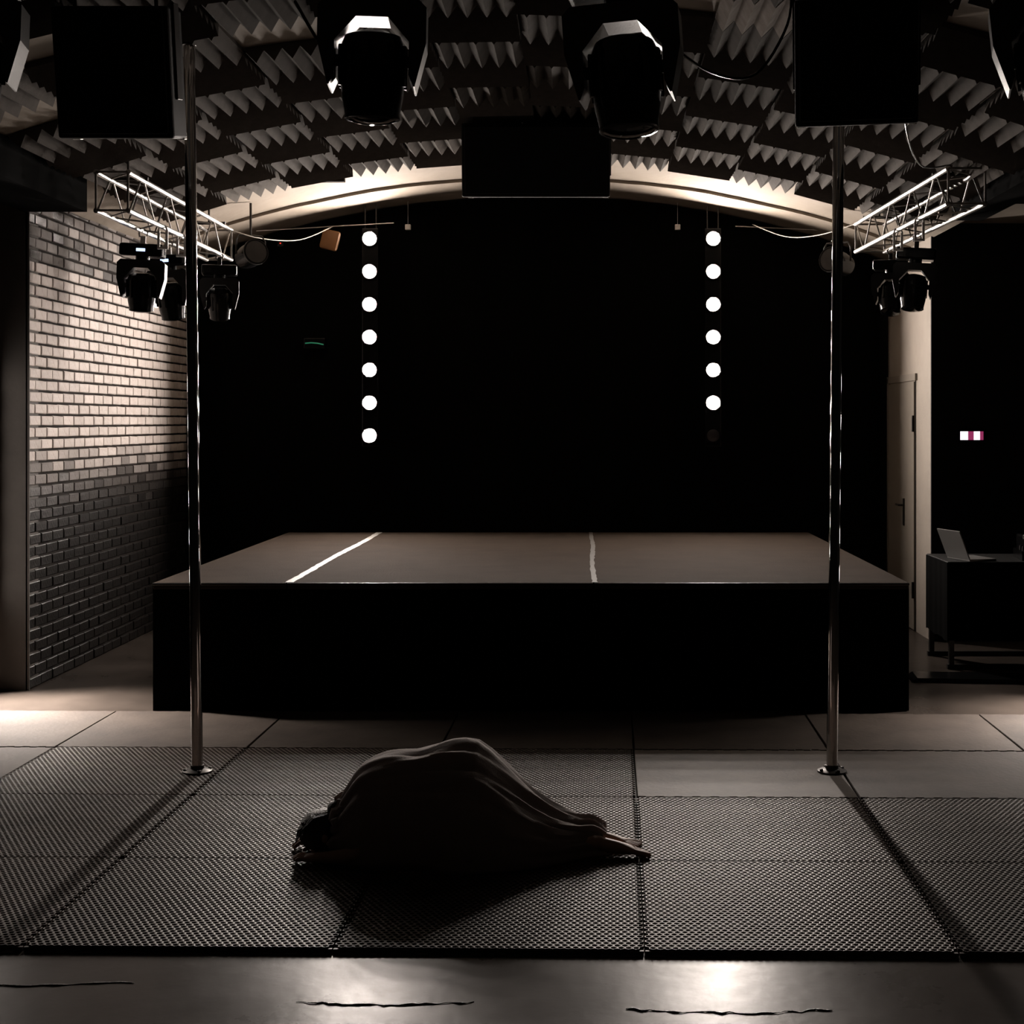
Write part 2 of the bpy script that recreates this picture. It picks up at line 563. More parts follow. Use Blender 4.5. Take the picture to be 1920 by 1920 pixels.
# backdrop
m = MB()
vs, fs = [], []
n = 160
for i in range(n + 1):
    x = WL + .06 + (WR - .1 - WL - .06) * i / n
    y = BACK - .09 + .022 * math.sin(i * .55) + .012 * math.sin(i * .21 + 1)
    zt = vault(x) - .05
    vs += [(x, y, .01), (x, y, zt), (x, y + .012, zt), (x, y + .012, .01)]
for i in range(n):
    for k in range(4):
        k2 = (k + 1) % 4
        fs.append((i * 4 + k, i * 4 + k2, i * 4 + 4 + k2, i * 4 + 4 + k))
m.add(vs, fs)
tag(m.build('backdrop_curtain', M['black'], smooth=True), 'black backdrop curtain hanging across the whole back wall behind the stage', 'curtain')

# ------------------------------------------------------------------ strips of lamps
PITCH = 0.297
def lamp_strip(label, loc, rotz, lit, power, spread, n=7, pitch=PITCH):
    t = thing('light_bar', label, 'stage light', loc, (0, 0, rotz), None)
    MB().box(-.075, .075, .02, .10, -.1, pitch * (n - 1) + .1, bev=.008).build('housing', M['blackplastic'], t)
    zt_ = vault(loc[0]) - loc[2]
    if abs(loc[0] - VX) < 3:
        for sx in (-.05, .05):
            MB().tube([(sx, .06, pitch * (n - 1) + .09), (sx, .06, zt_ - .03)], .006, 8).build('suspension_rod', M['steel_dark'], t)
    else:
        MB().box(-.012, .012, .04, .07, -loc[2] + .012, -.09).box(-.08, .08, -.02, .1, -loc[2] + .001, -loc[2] + .014).build('floor_stand', M['steel_dark'], t)
    for i in range(n):
        z = i * pitch
        mt = Matrix.Translation((0, 0, z)) @ Matrix.Rotation(R(90), 4, 'X')
        on = i in lit
        lp = MB().lathe([(.05, -.02), (.075, -.02), (.075, .012), (.066, .012), (.064, -.004), (.05, -.004)], 24, mt).build('lamp', M['blackplastic'], t, True)
        MB().lathe([(.058, -.006), (.058, .0), (.045, .006), (.02, .0085)], 24, mt).build('lens', M[('lens_on' if n == 7 else 'lens_side') if on else 'lens_off'], lp, True)
        if on and power > 0:
            ld = bpy.data.lights.new('lamp_beam', 'AREA')
            ld.shape = 'DISK'
            ld.size = .11
            ld.energy = power
            ld.color = WARM
            ld.spread = spread
            lo = bpy.data.objects.new('lamp_beam', ld)
            col.objects.link(lo)
            lo.parent = t
            lo.location = (0, -.012, z)
            lo.rotation_euler = (R(-90) + (LAMP_TILT if n == 7 else R(56)), 0, 0)
    return t
lamp_strip('vertical strip of seven lit round lamps, left side of the black backdrop', (-1.965, 13.32, 1.671), 0, set(range(7)), LAMP_W, LAMP_SPREAD)
lamp_strip('vertical strip of round lamps, lowest lamp unlit, right side of the black backdrop', (1.146, 13.32, 1.671), 0, set(range(1, 7)), LAMP_W, LAMP_SPREAD)
# hanging rods of the strips and their clamps
def rod(name, label, cat, pts, r, m_, group=None):
    return tag(MB().tube(pts, r, 8).build(name, m_, None, True), label, cat, group)
rod('hanging_bar', 'thin metal bar reaching from the left truss towards the left lamp strip', 'metal bar', [(-3.0, 13.35, 3.53), (-1.75, 13.35, 3.6)], .006, M['alu'])
rod('hanging_bar', 'thin metal bar reaching from the right lamp strip towards the right truss', 'metal bar', [(1.35, 13.35, 3.57), (2.3, 13.35, 3.53)], .006, M['alu'])
for px, lb in ((-1.643, 'small white clamp high on the backdrop beside the left lamp strip'), (.836, 'small white clamp high on the backdrop beside the right lamp strip')):
    m = MB().box(px - .025, px + .025, 13.5, 13.54, 3.56, 3.61, bev=.005).tube([(px, 13.52, 3.6), (px, 13.52, 3.85)], .002, 6)
    tag(m.build('wall_clamp', M['whitemetal']), lb, 'clamp')

# ------------------------------------------------------------------ strips standing outside the frame on both sides
lamp_strip('strip of lit lamps by the left pier, past the left edge of the photo', (-4.06, 9.68, .7), R(52), set(range(6)), SIDE_LEFT_W, R(62), 6, .27)
lamp_strip('strip of lit lamps past the right edge of the photo near the table', (3.45, 9.6, .7), R(-40), set(range(6)), SIDE_RIGHT_W, R(62), 6, .27)

# ------------------------------------------------------------------ rubber mats
MT = .02
P = .0256
RP = P * math.sqrt(3) / 2
def hex_mat(tabs):
    nx, ny = 41, 45
    W, D = nx * P, ny * RP
    verts, faces = [], []
    ro, ri = P / math.sqrt(3) * .999, P / math.sqrt(3) * .66
    co = [(math.cos(R(60 * k + 30)), math.sin(R(60 * k + 30))) for k in range(6)]
    for j in range(ny):
        off = 0 if j % 2 else P / 2
        for i in range(nx if j % 2 else nx - 1):
            cx, cy = -W / 2 + P / 2 + i * P + off, -D / 2 + RP / 2 + j * RP
            b = len(verts)
            verts += [(cx + ro * c, cy + ro * s, MT) for c, s in co]
            verts += [(cx + ri * c, cy + ri * s, MT - .0008) for c, s in co]
            verts += [(cx + ri * .93 * c, cy + ri * .93 * s, 0.001) for c, s in co]
            for k in range(6):
                k2 = (k + 1) % 6
                faces.append((b + k, b + k2, b + 6 + k2, b + 6 + k))
                faces.append((b + 6 + k, b + 6 + k2, b + 12 + k2, b + 12 + k))
            if i in (0, nx - 1, nx - 2) or j in (0, ny - 1):
                b2 = len(verts)
                verts += [(cx + ro * c, cy + ro * s, 0.001) for c, s in co]
                for k in range(6):
                    k2 = (k + 1) % 6
                    faces.append((b + k2, b + k, b2 + k, b2 + k2))
    me = bpy.data.meshes.new('rubber_mat')
    m = MB()
    m.v, m.f, m.mi = verts, faces, [0] * len(faces)
    if tabs:
        m.box(-W / 2, W / 2, -D / 2 - .008, -D / 2 + .004, .001, .015)
        q = 0.0875
        for i in range(12):
            x = -W / 2 + q / 2 + i * q
            y = -D / 2 - .007
            vs = [(x - .014, y, .001), (x + .014, y, .001), (x + .022, y - .02, .001), (x - .022, y - .02, .001)]
            vs += [(a, b_, .004) for a, b_, c_ in vs]
            m.add(vs, [(0, 3, 2, 1), (4, 5, 6, 7), (0, 1, 5, 4), (1, 2, 6, 5), (2, 3, 7, 6), (3, 0, 4, 7)])
    me.from_pydata(m.v, [], m.f)
    me.materials.append(M['mat'])
    bm = bmesh.new()
    bm.from_mesh(me)
    bmesh.ops.remove_doubles(bm, verts=bm.verts, dist=.0002)
    bm.to_mesh(me)
    bm.free()
    me.update()
    return me
H_A, H_F = hex_mat(False), hex_mat(True)
def solid_mat(mm):
    m = MB()
    W, D, q = 1.046, .994, .0875
    out = []
    n = 12
    for i in range(n):          # dovetailed front and back edges, straight sides
        x = -W / 2 + i * W / n
        out += [(x + .004, -D / 2 + .008), (x + W / n * .45, -D / 2 + .008), (x + W / n * .5, -D / 2), (x + W / n - .004, -D / 2)]
    out += [(W / 2, -D / 2), (W / 2, D / 2)]
    for i in range(n):
        x = W / 2 - i * W / n
        out += [(x - .004, D / 2 - .008), (x - W / n * .45, D / 2 - .008), (x - W / n * .5, D / 2), (x - W / n + .004, D / 2)]
    out += [(-W / 2, D / 2)]
    N = len(out)
    vs = [(x, y, .001) for x, y in out] + [(x, y, MT - .003) for x, y in out] + [(x * .996, y * .996, MT) for x, y in out]
    fs = [tuple(range(2 * N, 3 * N)), tuple(range(N))[::-1]]
    for a in (0, N):
        for k in range(N):
            k2 = (k + 1) % N
            fs.append((a + k, a + k2, a + N + k2, a + N + k))
    m.add(vs, fs)
    return m.mesh('rubber_mat', mm)
S_A, S_W = solid_mat(M['matsolid']), solid_mat(M['matsolid_worn'])
cols_x = [-3.99, -2.94, -1.885, -.83, .225, 1.28, 2.335, 3.39]
rows_y = [4.955, 5.963, 6.971, 7.979, 8.987]
names_c = ['at the far left edge', 'second from the left edge', 'just left of the left pole', 'between the left pole and the person', 'right of the person towards the right pole', 'just right of the right pole', 'at the far right edge']
piv = Vector((.2, 6.5, 0))
rot = Matrix.Rotation(R(-1.1), 4, 'Z')
rname = ['front row', 'second row from the front', 'third row from the front', 'back row before the stage']
cname = ['first', 'second', 'third', 'fourth', 'fifth', 'sixth', 'seventh']
for j in range(4):
    for i in range(7):
        if j < 2 and i in (0, 6):
            continue
        solid = j == 3 or (j == 2 and i in (4, 5, 6, 0))
        me = (S_A if solid else (H_F if j == 0 else H_A))
        if (i, j) == (4, 2):
            me = S_W
        c = Vector(((cols_x[i] + cols_x[i + 1]) / 2, (rows_y[j] + rows_y[j + 1]) / 2, 0))
        c = rot @ (c - piv) + piv
        nn = i if j < 2 else i + 1
        w = cname[(i - 1) if j < 2 else i]
        lb = ('smooth grey brown rubber floor mat' if solid else 'perforated grey brown rubber floor mat') + ', ' + w + ' from left in the ' + rname[j]
        if me is S_W:
            lb = 'scuffed smooth rubber floor mat with pale stain beside the base of the right pole'
        tag(link('rubber_mat', me, None, c, (0, 0, R(-1.1))), lb, 'floor mat', 'interlocking rubber floor mats')

# ------------------------------------------------------------------ poles
def pole(label, xb, xt, y, zt):
    t = thing('dance_pole', label, 'pole', (xb, y, MT))
    h = zt - MT
    dx = xt - xb
    MB().tube([(0, 0, .012), (dx * .33, 0, h * .33), (dx * .66, 0, h * .66), (dx, 0, h - .02)], .0285, 20).build('tube', M['chrome'], t, True)
    m = MB().lathe([(.075, .001), (.075, .008), (.06, .014), (.034, .018), (.034, .035), (.0287, .036)], 24)
    for k in range(4):
        a = k * math.pi / 2 + .4
        m.lathe([(.009, .006), (.009, .019), (.005, .021)], 8, Matrix.Translation((.062 * math.cos(a), .062 * math.sin(a), 0)))
    m.build('base_flange', M['steel_dark'], t, True)
    MB().lathe([(.0287, -.06), (.036, -.055), (.036, -.02), (.07, -.012), (.07, 0)], 24, Matrix.Translation((dx, 0, h))).build('ceiling_bracket', M['steel_dark'], t, True)
pole('tall chrome pole, the left one, standing on the rubber mats', -1.978, -2.02, 7.47, vault(-2.0) - .03)
pole('tall chrome pole, the right one, standing on the rubber mats below the right loudspeaker', 1.246, 1.285, 7.47, vault(1.28) - .03)

# ------------------------------------------------------------------ loudspeakers
def speaker(label, cx, y0, w, d, z0, z1, tilt, rz):
    t = thing('loudspeaker', label, 'speaker', (cx, y0 + d / 2, z0 + d / 2 * math.tan(tilt)), (tilt, 0, rz))
    h = z1 - z0
    MB().box(-w / 2, w / 2, -d / 2 + .02, d / 2, 0, h, bev=.012).build('cabinet', M['blackwood'], t)
    MB().box(-w / 2 + .02, w / 2 - .02, -d / 2, -d / 2 + .022, .02, h - .02, bev=.008).build('grille', M['grille'], t)
    for s in (-1, 1):
        MB().box(s * (w / 2 + .004) - .006, s * (w / 2 + .004) + .006, -.04, .04, h * .3, h + .02, bev=.003).build('bracket', M['steel_dark'], t)
    for s in (-1, 1):
        m = MB()
        m.box(s * (w / 2 - .02) - .018, s * (w / 2 - .02) + .018, d / 2 - .04, d / 2 + .002, -.004, .03, bev=.003)
        m.build('corner_cap', M['alu'], t)
    for s in (-1, 1):
        x = s * w * .35
        zc = vault(cx + x) - z0 - .09
        MB().tube([(x, 0, h - .005), (x, 0, max(zc, h + .02))], .009, 8).build('suspension_rod', M['steel_dark'], t)
    return t
speaker('black loudspeaker hanging under the foam ceiling, left of the left pole', -2.087, 6.5, .515, .24, 3.05, 3.62, R(10.5), 0)
speaker('black loudspeaker hanging under the foam ceiling in front of the right pole', 1.214, 6.5, .54, .24, 3.11, 3.66, R(10.8), R(-10.5))
speaker('big black loudspeaker hanging at the middle of the ceiling before the stage', -.342, 9.9, 1.0, .55, 3.31, 3.80, R(8.2), 0)

# ------------------------------------------------------------------ moving head lights
def moving_head(label, loc, rotz=0.0, s=1.0, tilt=0.0, roll=0.0, display=False, group=None):
    t = thing('moving_head_light', label, 'stage light', loc, (0, roll, rotz), group)
    t.scale = (s, s, s)
    # hook clamp, base box, yoke, head; hangs down from the origin
    m = MB().box(-.02, .02, -.015, .015, -.07, .0, bev=.004)
    m.tube([(-.028, 0, -.01), (-.034, 0, .03), (0, 0, .062), (.034, 0, .03), (.03, 0, .0)], .008, 8)
    m.build('clamp', M['whitemetal' if display else 'steel_dark'], t)
    b = MB().box(-.17, .17, -.11, .11, -.17, -.07, bev=.018).build('base', M['blackplastic'], t)
    if display:
        MB().box(-.035, .035, -.114, -.106, -.135, -.11, bev=.002).build('display', M['blue'], b)
    MB().lathe([(.055, -.2), (.055, -.165)], 20).build('swivel', M['blackplastic'], t)
    out = [(-.16, -.2), (.16, -.2), (.185, -.225), (.185, -.42), (.165, -.46), (.125, -.46), (.125, -.35), (.055, -.262), (-.055, -.262), (-.125, -.35), (-.125, -.46), (-.165, -.46), (-.185, -.42), (-.185, -.225)]
    # arch built from convex pieces so the chamfered opening stays clean
    m = MB()
    outer = [(-.15, -.50), (-.187, -.35), (-.187, -.225), (-.16, -.198), (.16, -.198), (.187, -.225), (.187, -.35), (.15, -.50)]
    inner = [(-.145, -.50), (-.128, -.46), (-.128, -.345), (-.055, -.262), (.055, -.262), (.128, -.345), (.128, -.46), (.145, -.50)]
    vs, fs = [], []
    for y in (-.075, .075):
        vs += [(x, y, z) for x, z in outer] + [(x, y, z) for x, z in inner]
    for k in range(7):
        fs += [(k, k + 1, 9 + k, 8 + k), (16 + k, 24 + k, 25 + k, 17 + k), (k, 16 + k, 17 + k, k + 1), (8 + k, 9 + k, 25 + k, 24 + k)]
    fs += [(0, 8, 24, 16), (7, 23, 31, 15)]
    m.add(vs, fs)
    m.build('yoke', M['yoke'], t)
    piv_ = Matrix.Translation((0, 0, -.40)) @ Matrix.Rotation(tilt, 4, 'X')
    hd = MB().lathe([(.06, .10), (.098, .085), (.112, .05), (.115, -.03), (.108, -.12), (.096, -.185), (.098, -.2), (.09, -.205)], 24, piv_).build('head', M['blackplastic'], t, True)
    MB().lathe([(.085, -.204), (.06, -.214), (.02, -.22)], 24, piv_).build('lens', M['glass'], hd, True)
    m = MB()
    for k in range(10):
        a = 2 * math.pi * k / 10
        m.box(-.008, .008, .108, .122, -.09, .05, mtx=piv_ @ Matrix.Rotation(a, 4, 'Z'))
    m.build('cooling_fin', M['blackplastic'], hd)
    for sx in (-1, 1):
        MB().lathe([(.022, 0), (.022, .012), (.012, .016)], 12, Matrix.Translation((sx * .116, 0, -.40)) @ Matrix.Rotation(sx * R(90), 4, 'Y')).build('pivot_knob', M['steel_dark'], t, True)
    return t
ZB = 3.46
def xpx(x, d):
    return (x - 1100) * d / 2757
rod('lighting_bar', 'dark lighting bar carrying the moving heads above the top edge of the photo', 'metal bar', [(-2.75, 5.15, ZB + .03), (2.2, 5.15, ZB + .03)], .024, M['steel_dark'])
ZM = ZB - .06
moving_head('black moving head light hanging at top left of centre', (xpx(703, 5.15), 5.15, ZB), R(4), 1.0, R(4), R(1), group='moving heads above the mats')
moving_head('black moving head light hanging at top right of centre', (xpx(1157, 5.15), 5.15, ZB), R(-8), 1.08, R(-5), R(-4), group='moving heads above the mats')
moving_head('black moving head light cut off by the left edge of the photo', (xpx(-52, 5.15), 5.15, ZB + .02), R(10), 1.0, R(8), R(2), group='moving heads above the mats')
moving_head('black moving head light cut off by the right edge of the photo', (xpx(1948, 5.15), 5.15, ZB + .03), R(-14), 1.05, R(-12), R(-6), group='moving heads above the mats')

# ------------------------------------------------------------------ trusses
def truss(label, x0, y0, x1, y1, zl, zt, side, w=.23):
    t = thing('lighting_truss', label, 'truss', (x0, y0, zl))
    L = y1 - y0
    h = zt - zl
    def pt(f, a, b):
        return Vector(((x1 - x0) * f + side * a * w, L * f, b * h))
    for a in (0, 1):
        for b in (0, 1):
            MB().tube([pt(0, a, b), pt(1, a, b)], .0175, 12).build('chord', M['alu'], t, True)
    n = 9
    for a in (0, 1):
        for k in range(n):
            f0, f1 = k / n, (k + 1) / n
            b0, b1 = (0, 1) if k % 2 == 0 else (1, 0)
            MB().tube([pt(f0 + .01, a, b0), pt(f1 - .01, a, b1)], .0062, 8).build('brace', M['alu_dull'], t, True)
    for b in (0, 1):
        for k in range(n):
            f0, f1 = k / n, (k + 1) / n
            a0, a1 = (0, 1) if k % 2 == 0 else (1, 0)
            MB().tube([pt(f0 + .01, a0, b), pt(f1 - .01, a1, b)], .0062, 8).build('brace', M['alu_dull'], t, True)
    for f in (0, 1):
        m = MB()
        for (a, b, a2, b2) in ((0, 0, 1, 0), (0, 1, 1, 1), (0, 0, 0, 1), (1, 0, 1, 1)):
            m.tube([pt(f, a, b), pt(f, a2, b2)], .008, 8)
        m.build('end_frame', M['alu_dull'], t, True)
    for f in (.12, .88):
        q = pt(f, .5, 1)
        zc = vault(x0 + q.x) - zl
        MB().tube([q + Vector((-.13, 0, .012)), q + Vector((.13, 0, .012))], .012, 8).build('hanger_bar', M['steel_dark'], t)
        MB().tube([q, (q.x, q.y, zc)], .008, 8).build('hanger_rod', M['steel_dark'], t)
    return t
truss('silver lighting truss under the ceiling beside the white brick wall', -2.87, 9.2, -2.9, 12.0, 3.12, 3.36, -1, .2)
truss('silver lighting truss under the ceiling at right, near the white wall with the door', 2.25, 9.15, 2.15, 11.75, 3.155, 3.375, 1)

# movers hanging from the trusses
def z_top(y):
    return 3.10
G = 'moving heads on the side trusses'
moving_head('black moving head with blue display on the left truss, nearest the brick wall', (-3.075, 10.2, 3.085), R(8), .86, R(10), R(2), True, G)
moving_head('black moving head with blue display on the left truss, second from the brick wall', (-3.085, 10.86, 3.085), R(-6), .88, R(14), R(-2), True, G)
moving_head('dark moving head on the far end of the left truss, below the cable', (-2.896, 11.6, 3.085), R(12), .8, R(25), 0, False, G)
moving_head('dark moving head on the right truss in front of the white wall strip', (2.415, 10.75, 3.12), R(-12), .84, R(-10), R(4), False, G)
moving_head('dark moving head at the middle of the right truss', (2.39, 11.55, 3.12), R(-15), .8, R(-25), 0, False, G)
def par_can(label, loc, rotz, pitch):
    t = thing('par_can', label, 'stage light', loc, (0, 0, rotz), 'par cans by the trusses')
    mt = Matrix.Rotation(R(90) + pitch, 4, 'X')
    hs = MB().lathe([(.06, -.16), (.085, -.14), (.098, -.05), (.1, .1), (.104, .1), (.104, .12), (.092, .12), (.09, .06), (.05, .05)], 24, mt).build('housing', M['blackplastic'], t, True)
    MB().lathe([(.089, .055), (.06, .068), (.02, .074)], 24, mt).build('lens', M['glass'], hs, True)
    MB().lathe([(.1045, .1), (.1075, .1), (.1075, .118), (.1045, .118)], 24, mt).build('rim', M['steel_dark'], hs, True)
    m = MB().tube([(-.125, 0, 0), (-.125, 0, .12), (-.1, 0, .16), (.1, 0, .16), (.125, 0, .12), (.125, 0, 0)], .008, 8)
    m.tube([(0, 0, .16), (0, 0, vault(loc[0]) - loc[2] - .01)], .01, 8)
    m.build('bracket', M['steel_dark'], t, True)
    return t
par_can('round black par can at the far end of the left truss', (xpx(470, 12.2), 12.2, 3.18), R(35), R(-8))
par_can('round black par can at the far end of the right truss by the right pole', (xpx(1570, 12.2), 12.2, 3.12), R(-40), R(-8))

# white U hooks on the trusses
def hook(label, x, y, z, rz):
    t = MB()
    t.box(-.035, -.018, -.01, .01, -.09, .02).box(.018, .035, -.01, .01, -.09, .02).box(-.035, .035, -.01, .01, -.105, -.088)
    t.tube([(-.03, 0, .018), (-.02, 0, .05), (.02, 0, .05), (.03, 0, .018)], .007, 8)
    tag(t.build('truss_hook', M['whitemetal'], None, False, (x, y, z), (0, 0, rz)), label, 'clamp', 'white hooks on the trusses')
hook('white U shaped hook under the left truss, nearer the brick wall', -2.88, 9.99, 3.075, R(10))
hook('white U shaped hook under the left truss, beside the left pole', -2.884, 10.46, 3.075, R(10))
hook('white U shaped hook under the right truss, nearer the stage', 2.202, 10.4, 3.11, R(-10))
hook('white U shaped hook under the right truss, nearer the wall strip', 2.224, 9.83, 3.11, R(-10))

# cables
def cable(label, pts, r, m_):
    P_ = [Vector(p) for p in pts]
    out = []
    for i in range(len(P_) - 1):
        p0, p1, p2, p3 = P_[max(i - 1, 0)], P_[i], P_[i + 1], P_[min(i + 2, len(P_) - 1)]
        for s in range(6):
            u = s / 6
            out.append(.5 * ((2 * p1) + (p2 - p0) * u + (2 * p0 - 5 * p1 + 4 * p2 - p3) * u * u + (3 * p1 - p0 - 3 * p2 + p3) * u ** 3))
    out.append(P_[-1])
    return tag(MB().tube(out, r, 6).build('cable', m_, None, True), label, 'cable')
cable('pale cable sagging from the left truss end towards the backdrop', [(-2.9, 12.0, 3.36), (-2.72, 12.3, 3.33), (-2.5, 12.8, 3.38), (-2.3, 13.3, 3.56)], .004, M['cable'])
cable('pale cable sagging between the right pole and the right truss', [(1.5, 13.3, 3.58), (1.75, 12.9, 3.42), (1.95, 12.3, 3.36), (2.15, 11.76, 3.38)], .004, M['cable'])
cable('black cable loop beside the left moving head under the ceiling', [(-1.25, 6.3, 3.6), (-1.1, 6.2, 3.36), (-.98, 6.1, 3.3), (-.9, 6.0, 3.42), (-.86, 5.9, 3.7)], .007, M['blackplastic'])
cable('black cable hanging between the right moving head and the right loudspeaker', [(.3, 5.6, 3.25), (.5, 5.9, 3.2), (.7, 6.1, 3.24), (.86, 6.3, 3.5), (.88, 6.32, 3.7)], .006, M['blackplastic'])
cable('black cable dropping from the right loudspeaker to the right truss', [(1.52, 7.0, 3.6), (1.58, 7.3, 3.3), (1.95, 8.6, 3.3), (2.25, 9.12, 3.39)], .005, M['blackplastic'])

# small things by the backdrop
m = MB().box(-.085, .085, -.03, .03, -.09, .09, bev=.025)
tag(m.build('orange_box', M['orange'], None, True, (xpx(619, 13.3), 13.3, 3.44), (0, R(14), R(-10))), 'tilted orange plastic box hanging beside the left lamp strip', 'box')
m = MB().box(-.1, .1, -.02, .02, -.05, .05, bev=.008)
t = tag(m.build('indicator_sign', M['blackplastic'], None, False, (xpx(590, 13.6), 13.605, 1.8 + 147 * 13.52 / 2757)), 'small dim green glowing sign on the black backdrop', 'sign')
MB().tube([(-.085, -.022, .0), (-.03, -.022, .005), (.03, -.022, .0), (.085, -.022, -.012)], .006, 6).build('glow_strip', M['green'], t)
m = MB().box(-.03, .03, -.03, .03, -.03, .03, bev=.006)
t = tag(m.build('sensor_box', M['blackplastic'], None, False, (xpx(527, 13.5), 13.5, 1.8 + 333 * 13.5 / 2757)), 'tiny black box with a red light left of the orange box', 'sensor')
MB().lathe([(.007, 0), (.007, .006), (.003, .008)], 10, Matrix.Translation((0, -.03, 0)) @ Matrix.Rotation(R(90), 4, 'X')).build('status_light', M['redled'], t)

# ------------------------------------------------------------------ right alcove: table, laptop, mixer, lit sign
t = thing('equipment_table', 'black draped table at the right beside the white wall', 'table', (3.3, 11.0, 0))
TX0, TX1, TY0, TY1, TZ = -.68, .75, -.33, .33, .78
MB().box(TX0, TX1, TY0, TY1, TZ - .025, TZ, bev=.004).build('tabletop', M['blackwood'], t)
m = MB()
vs, fs = [], []
path = [(TX0 - .006, TY1), (TX0 - .006, TY0 - .006), (TX1 + .006, TY0 - .006)]
pp = []
for a, b in zip(path[:-1], path[1:]):
    for i in range(24):
        pp.append(Vector(a).lerp(Vector(b), i / 24))
pp.append(Vector(path[-1]))
for i, q in enumerate(pp):
    w_ = .008 * math.sin(i * 1.1)
    vs += [(q.x + w_ * .5, q.y + w_, .21 + .006 * math.sin(i * .5)), (q.x, q.y, TZ - .005)]
for i in range(len(pp) - 1):
    fs.append((2 * i, 2 * i + 2, 2 * i + 3, 2 * i + 1))
m.add(vs, fs)
m.build('table_cloth', M['black'], t, True)
for x in (TX0 + .03, TX1 - .03):
    for y in (TY0 + .02, TY1 - .03):
        MB().box(x - .018, x + .018, y - .018, y + .018, .03, TZ - .02).build('leg', M['steel_dark'], t)
for y in (TY0 + .02, TY1 - .03):
    MB().box(TX0, TX1, y - .02, y + .02, 0.001, .035).build('foot_rail', M['steel_dark'], t)
lp = thing('laptop', 'open silver grey laptop on the black draped table', 'laptop', (2.84, 10.85, TZ), (0, 0, R(106)))
MB().box(-.16, .16, -.11, .11, .001, .018, bev=.004).build('keyboard_base', M['laptop'], lp)
mt = Matrix.Translation((0, .11, .018)) @ Matrix.Rotation(R(-22), 4, 'X')
sl = MB().box(-.16, .16, -.004, .004, 0, .22, mtx=mt).build('screen_lid', M['laptop'], lp)
MB().box(-.15, .15, -.0052, -.0042, .01, .21, mtx=mt).build('screen', M['glass'], sl)
mx = thing('mixing_console', 'dark mixing console with small knobs on the table at the right edge', 'mixer', (3.42, 10.9, TZ), (0, 0, R(-6)))
MB().prism_xz([(-.22, .001), (.22, .001), (.22, .07), (-.22, .07)], -.18, .18).build('console', M['blackplastic'], mx)
for i in range(8):
    for j in range(3):
        MB().lathe([(.01, .069), (.008, .09), (.004, .092)], 8, Matrix.Translation((-.18 + i * .05, -.1 + j * .1, 0))).build('knob', M['steel_dark'], mx)
mn = thing('equipment_case', 'black equipment case with silver corner standing behind the mixing console', 'case', (3.5, 11.2, TZ), (0, 0, 0))
MB().box(-.2, .2, -.1, .1, .001, .16, bev=.01).build('shell', M['blackplastic'], mn)
for s in (-1, 1):
    MB().box(s * .19 - .015, s * .19 + .015, -.105, -.09, .13, .162, bev=.003).build('corner', M['alu'], mn)
sg = thing('lit_sign', 'small glowing white and pink sign on the dark wall above the table', 'sign', (xpx(1823, 12.0), 12.02, 1.683))
MB().box(-.11, .11, -.02, .045, -.05, .05, bev=.004).build('housing', M['blackplastic'], sg)
for x0, x1, mm in ((-.098, -.035, 'signwhite'), (-.033, .01, 'signpink'), (.012, .062, 'signwhite'), (.064, .09, 'signpink')):
    MB().box(x0, x1, -.024, -.019, -.035, .035).build('light_pane', M[mm], sg)
m = MB().box(-.19, .19, -.012, .012, -.17, .17, bev=.004)
tag(m.build('notice_board', mat('dark_grey_board', (.03, .028, .03), .6, noise=.2), None, False, (xpx(1800, 12.0), 12.05, 1.32)), 'dark grey square board on the wall below the lit sign', 'board')
m = MB()
m.prism_xz([(-.9, .002), (.9, .002), (.86, .03), (-.86, .03)], -.14, .14)
tag(m.build('cable_ramp', M['blackplastic'], None, False, (3.15, 10.2, 0), (0, 0, R(-5))), 'low black rubber cable ramp on the floor before the draped table', 'cable ramp')

# ------------------------------------------------------------------ the person
PY = 6.06
pr = thing('person', 'person crouched face down on the mats in a long pale robe, bare foot stretched right', 'person', (-.45, PY, MT))
O = Vector((-.45, PY, MT))
def skin_mesh(name, chains, material, root, sub=2, parent=None):
    """chains: list of point lists; each point (x,y,z,r) in world; shared points join."""
    vs, es, rr, idx = [], [], [], {}
    def vid(p):
        k = tuple(round(c, 4) for c in p[:3])
        if k not in idx:
            idx[k] = len(vs)
            vs.append(Vector(p[:3]) - O)
            rr.append(p[3])
        return idx[k]
    for ch in chains:
        ids = [vid(p) for p in ch]
        es += [(a, b) for a, b in zip(ids[:-1], ids[1:])]
    me = bpy.data.meshes.new(name)
    me.from_pydata(vs, es, [])
    me.materials.append(material)
    o = link(name, me, parent or pr)
    sk = o.modifiers.new('skin', 'SKIN')
    sk.use_smooth_shade = True
    lay = me.skin_vertices[0].data
    for i, r in enumerate(rr):
        lay[i].radius = (r, r)
        lay[i].use_root = (i == 0)
    sb = o.modifiers.new('subsurf', 'SUBSURF')
    sb.levels = sub
    sb.render_levels = sub
    return o
Y = PY
pel = (-.50, Y + .02, .335, .115)
chest = (-.80, Y + .02, .29, .115)
neck = (-.96, Y, .19, .05)
head0 = (-1.02, Y - .01, .145, .075)
chains = [[pel, (-.64, Y + .02, .345, .105), chest, (-.90, Y + .01, .24, .085), neck, head0, (-1.085, Y - .015, .115, .088), (-1.13, Y - .015, .095, .06)]]
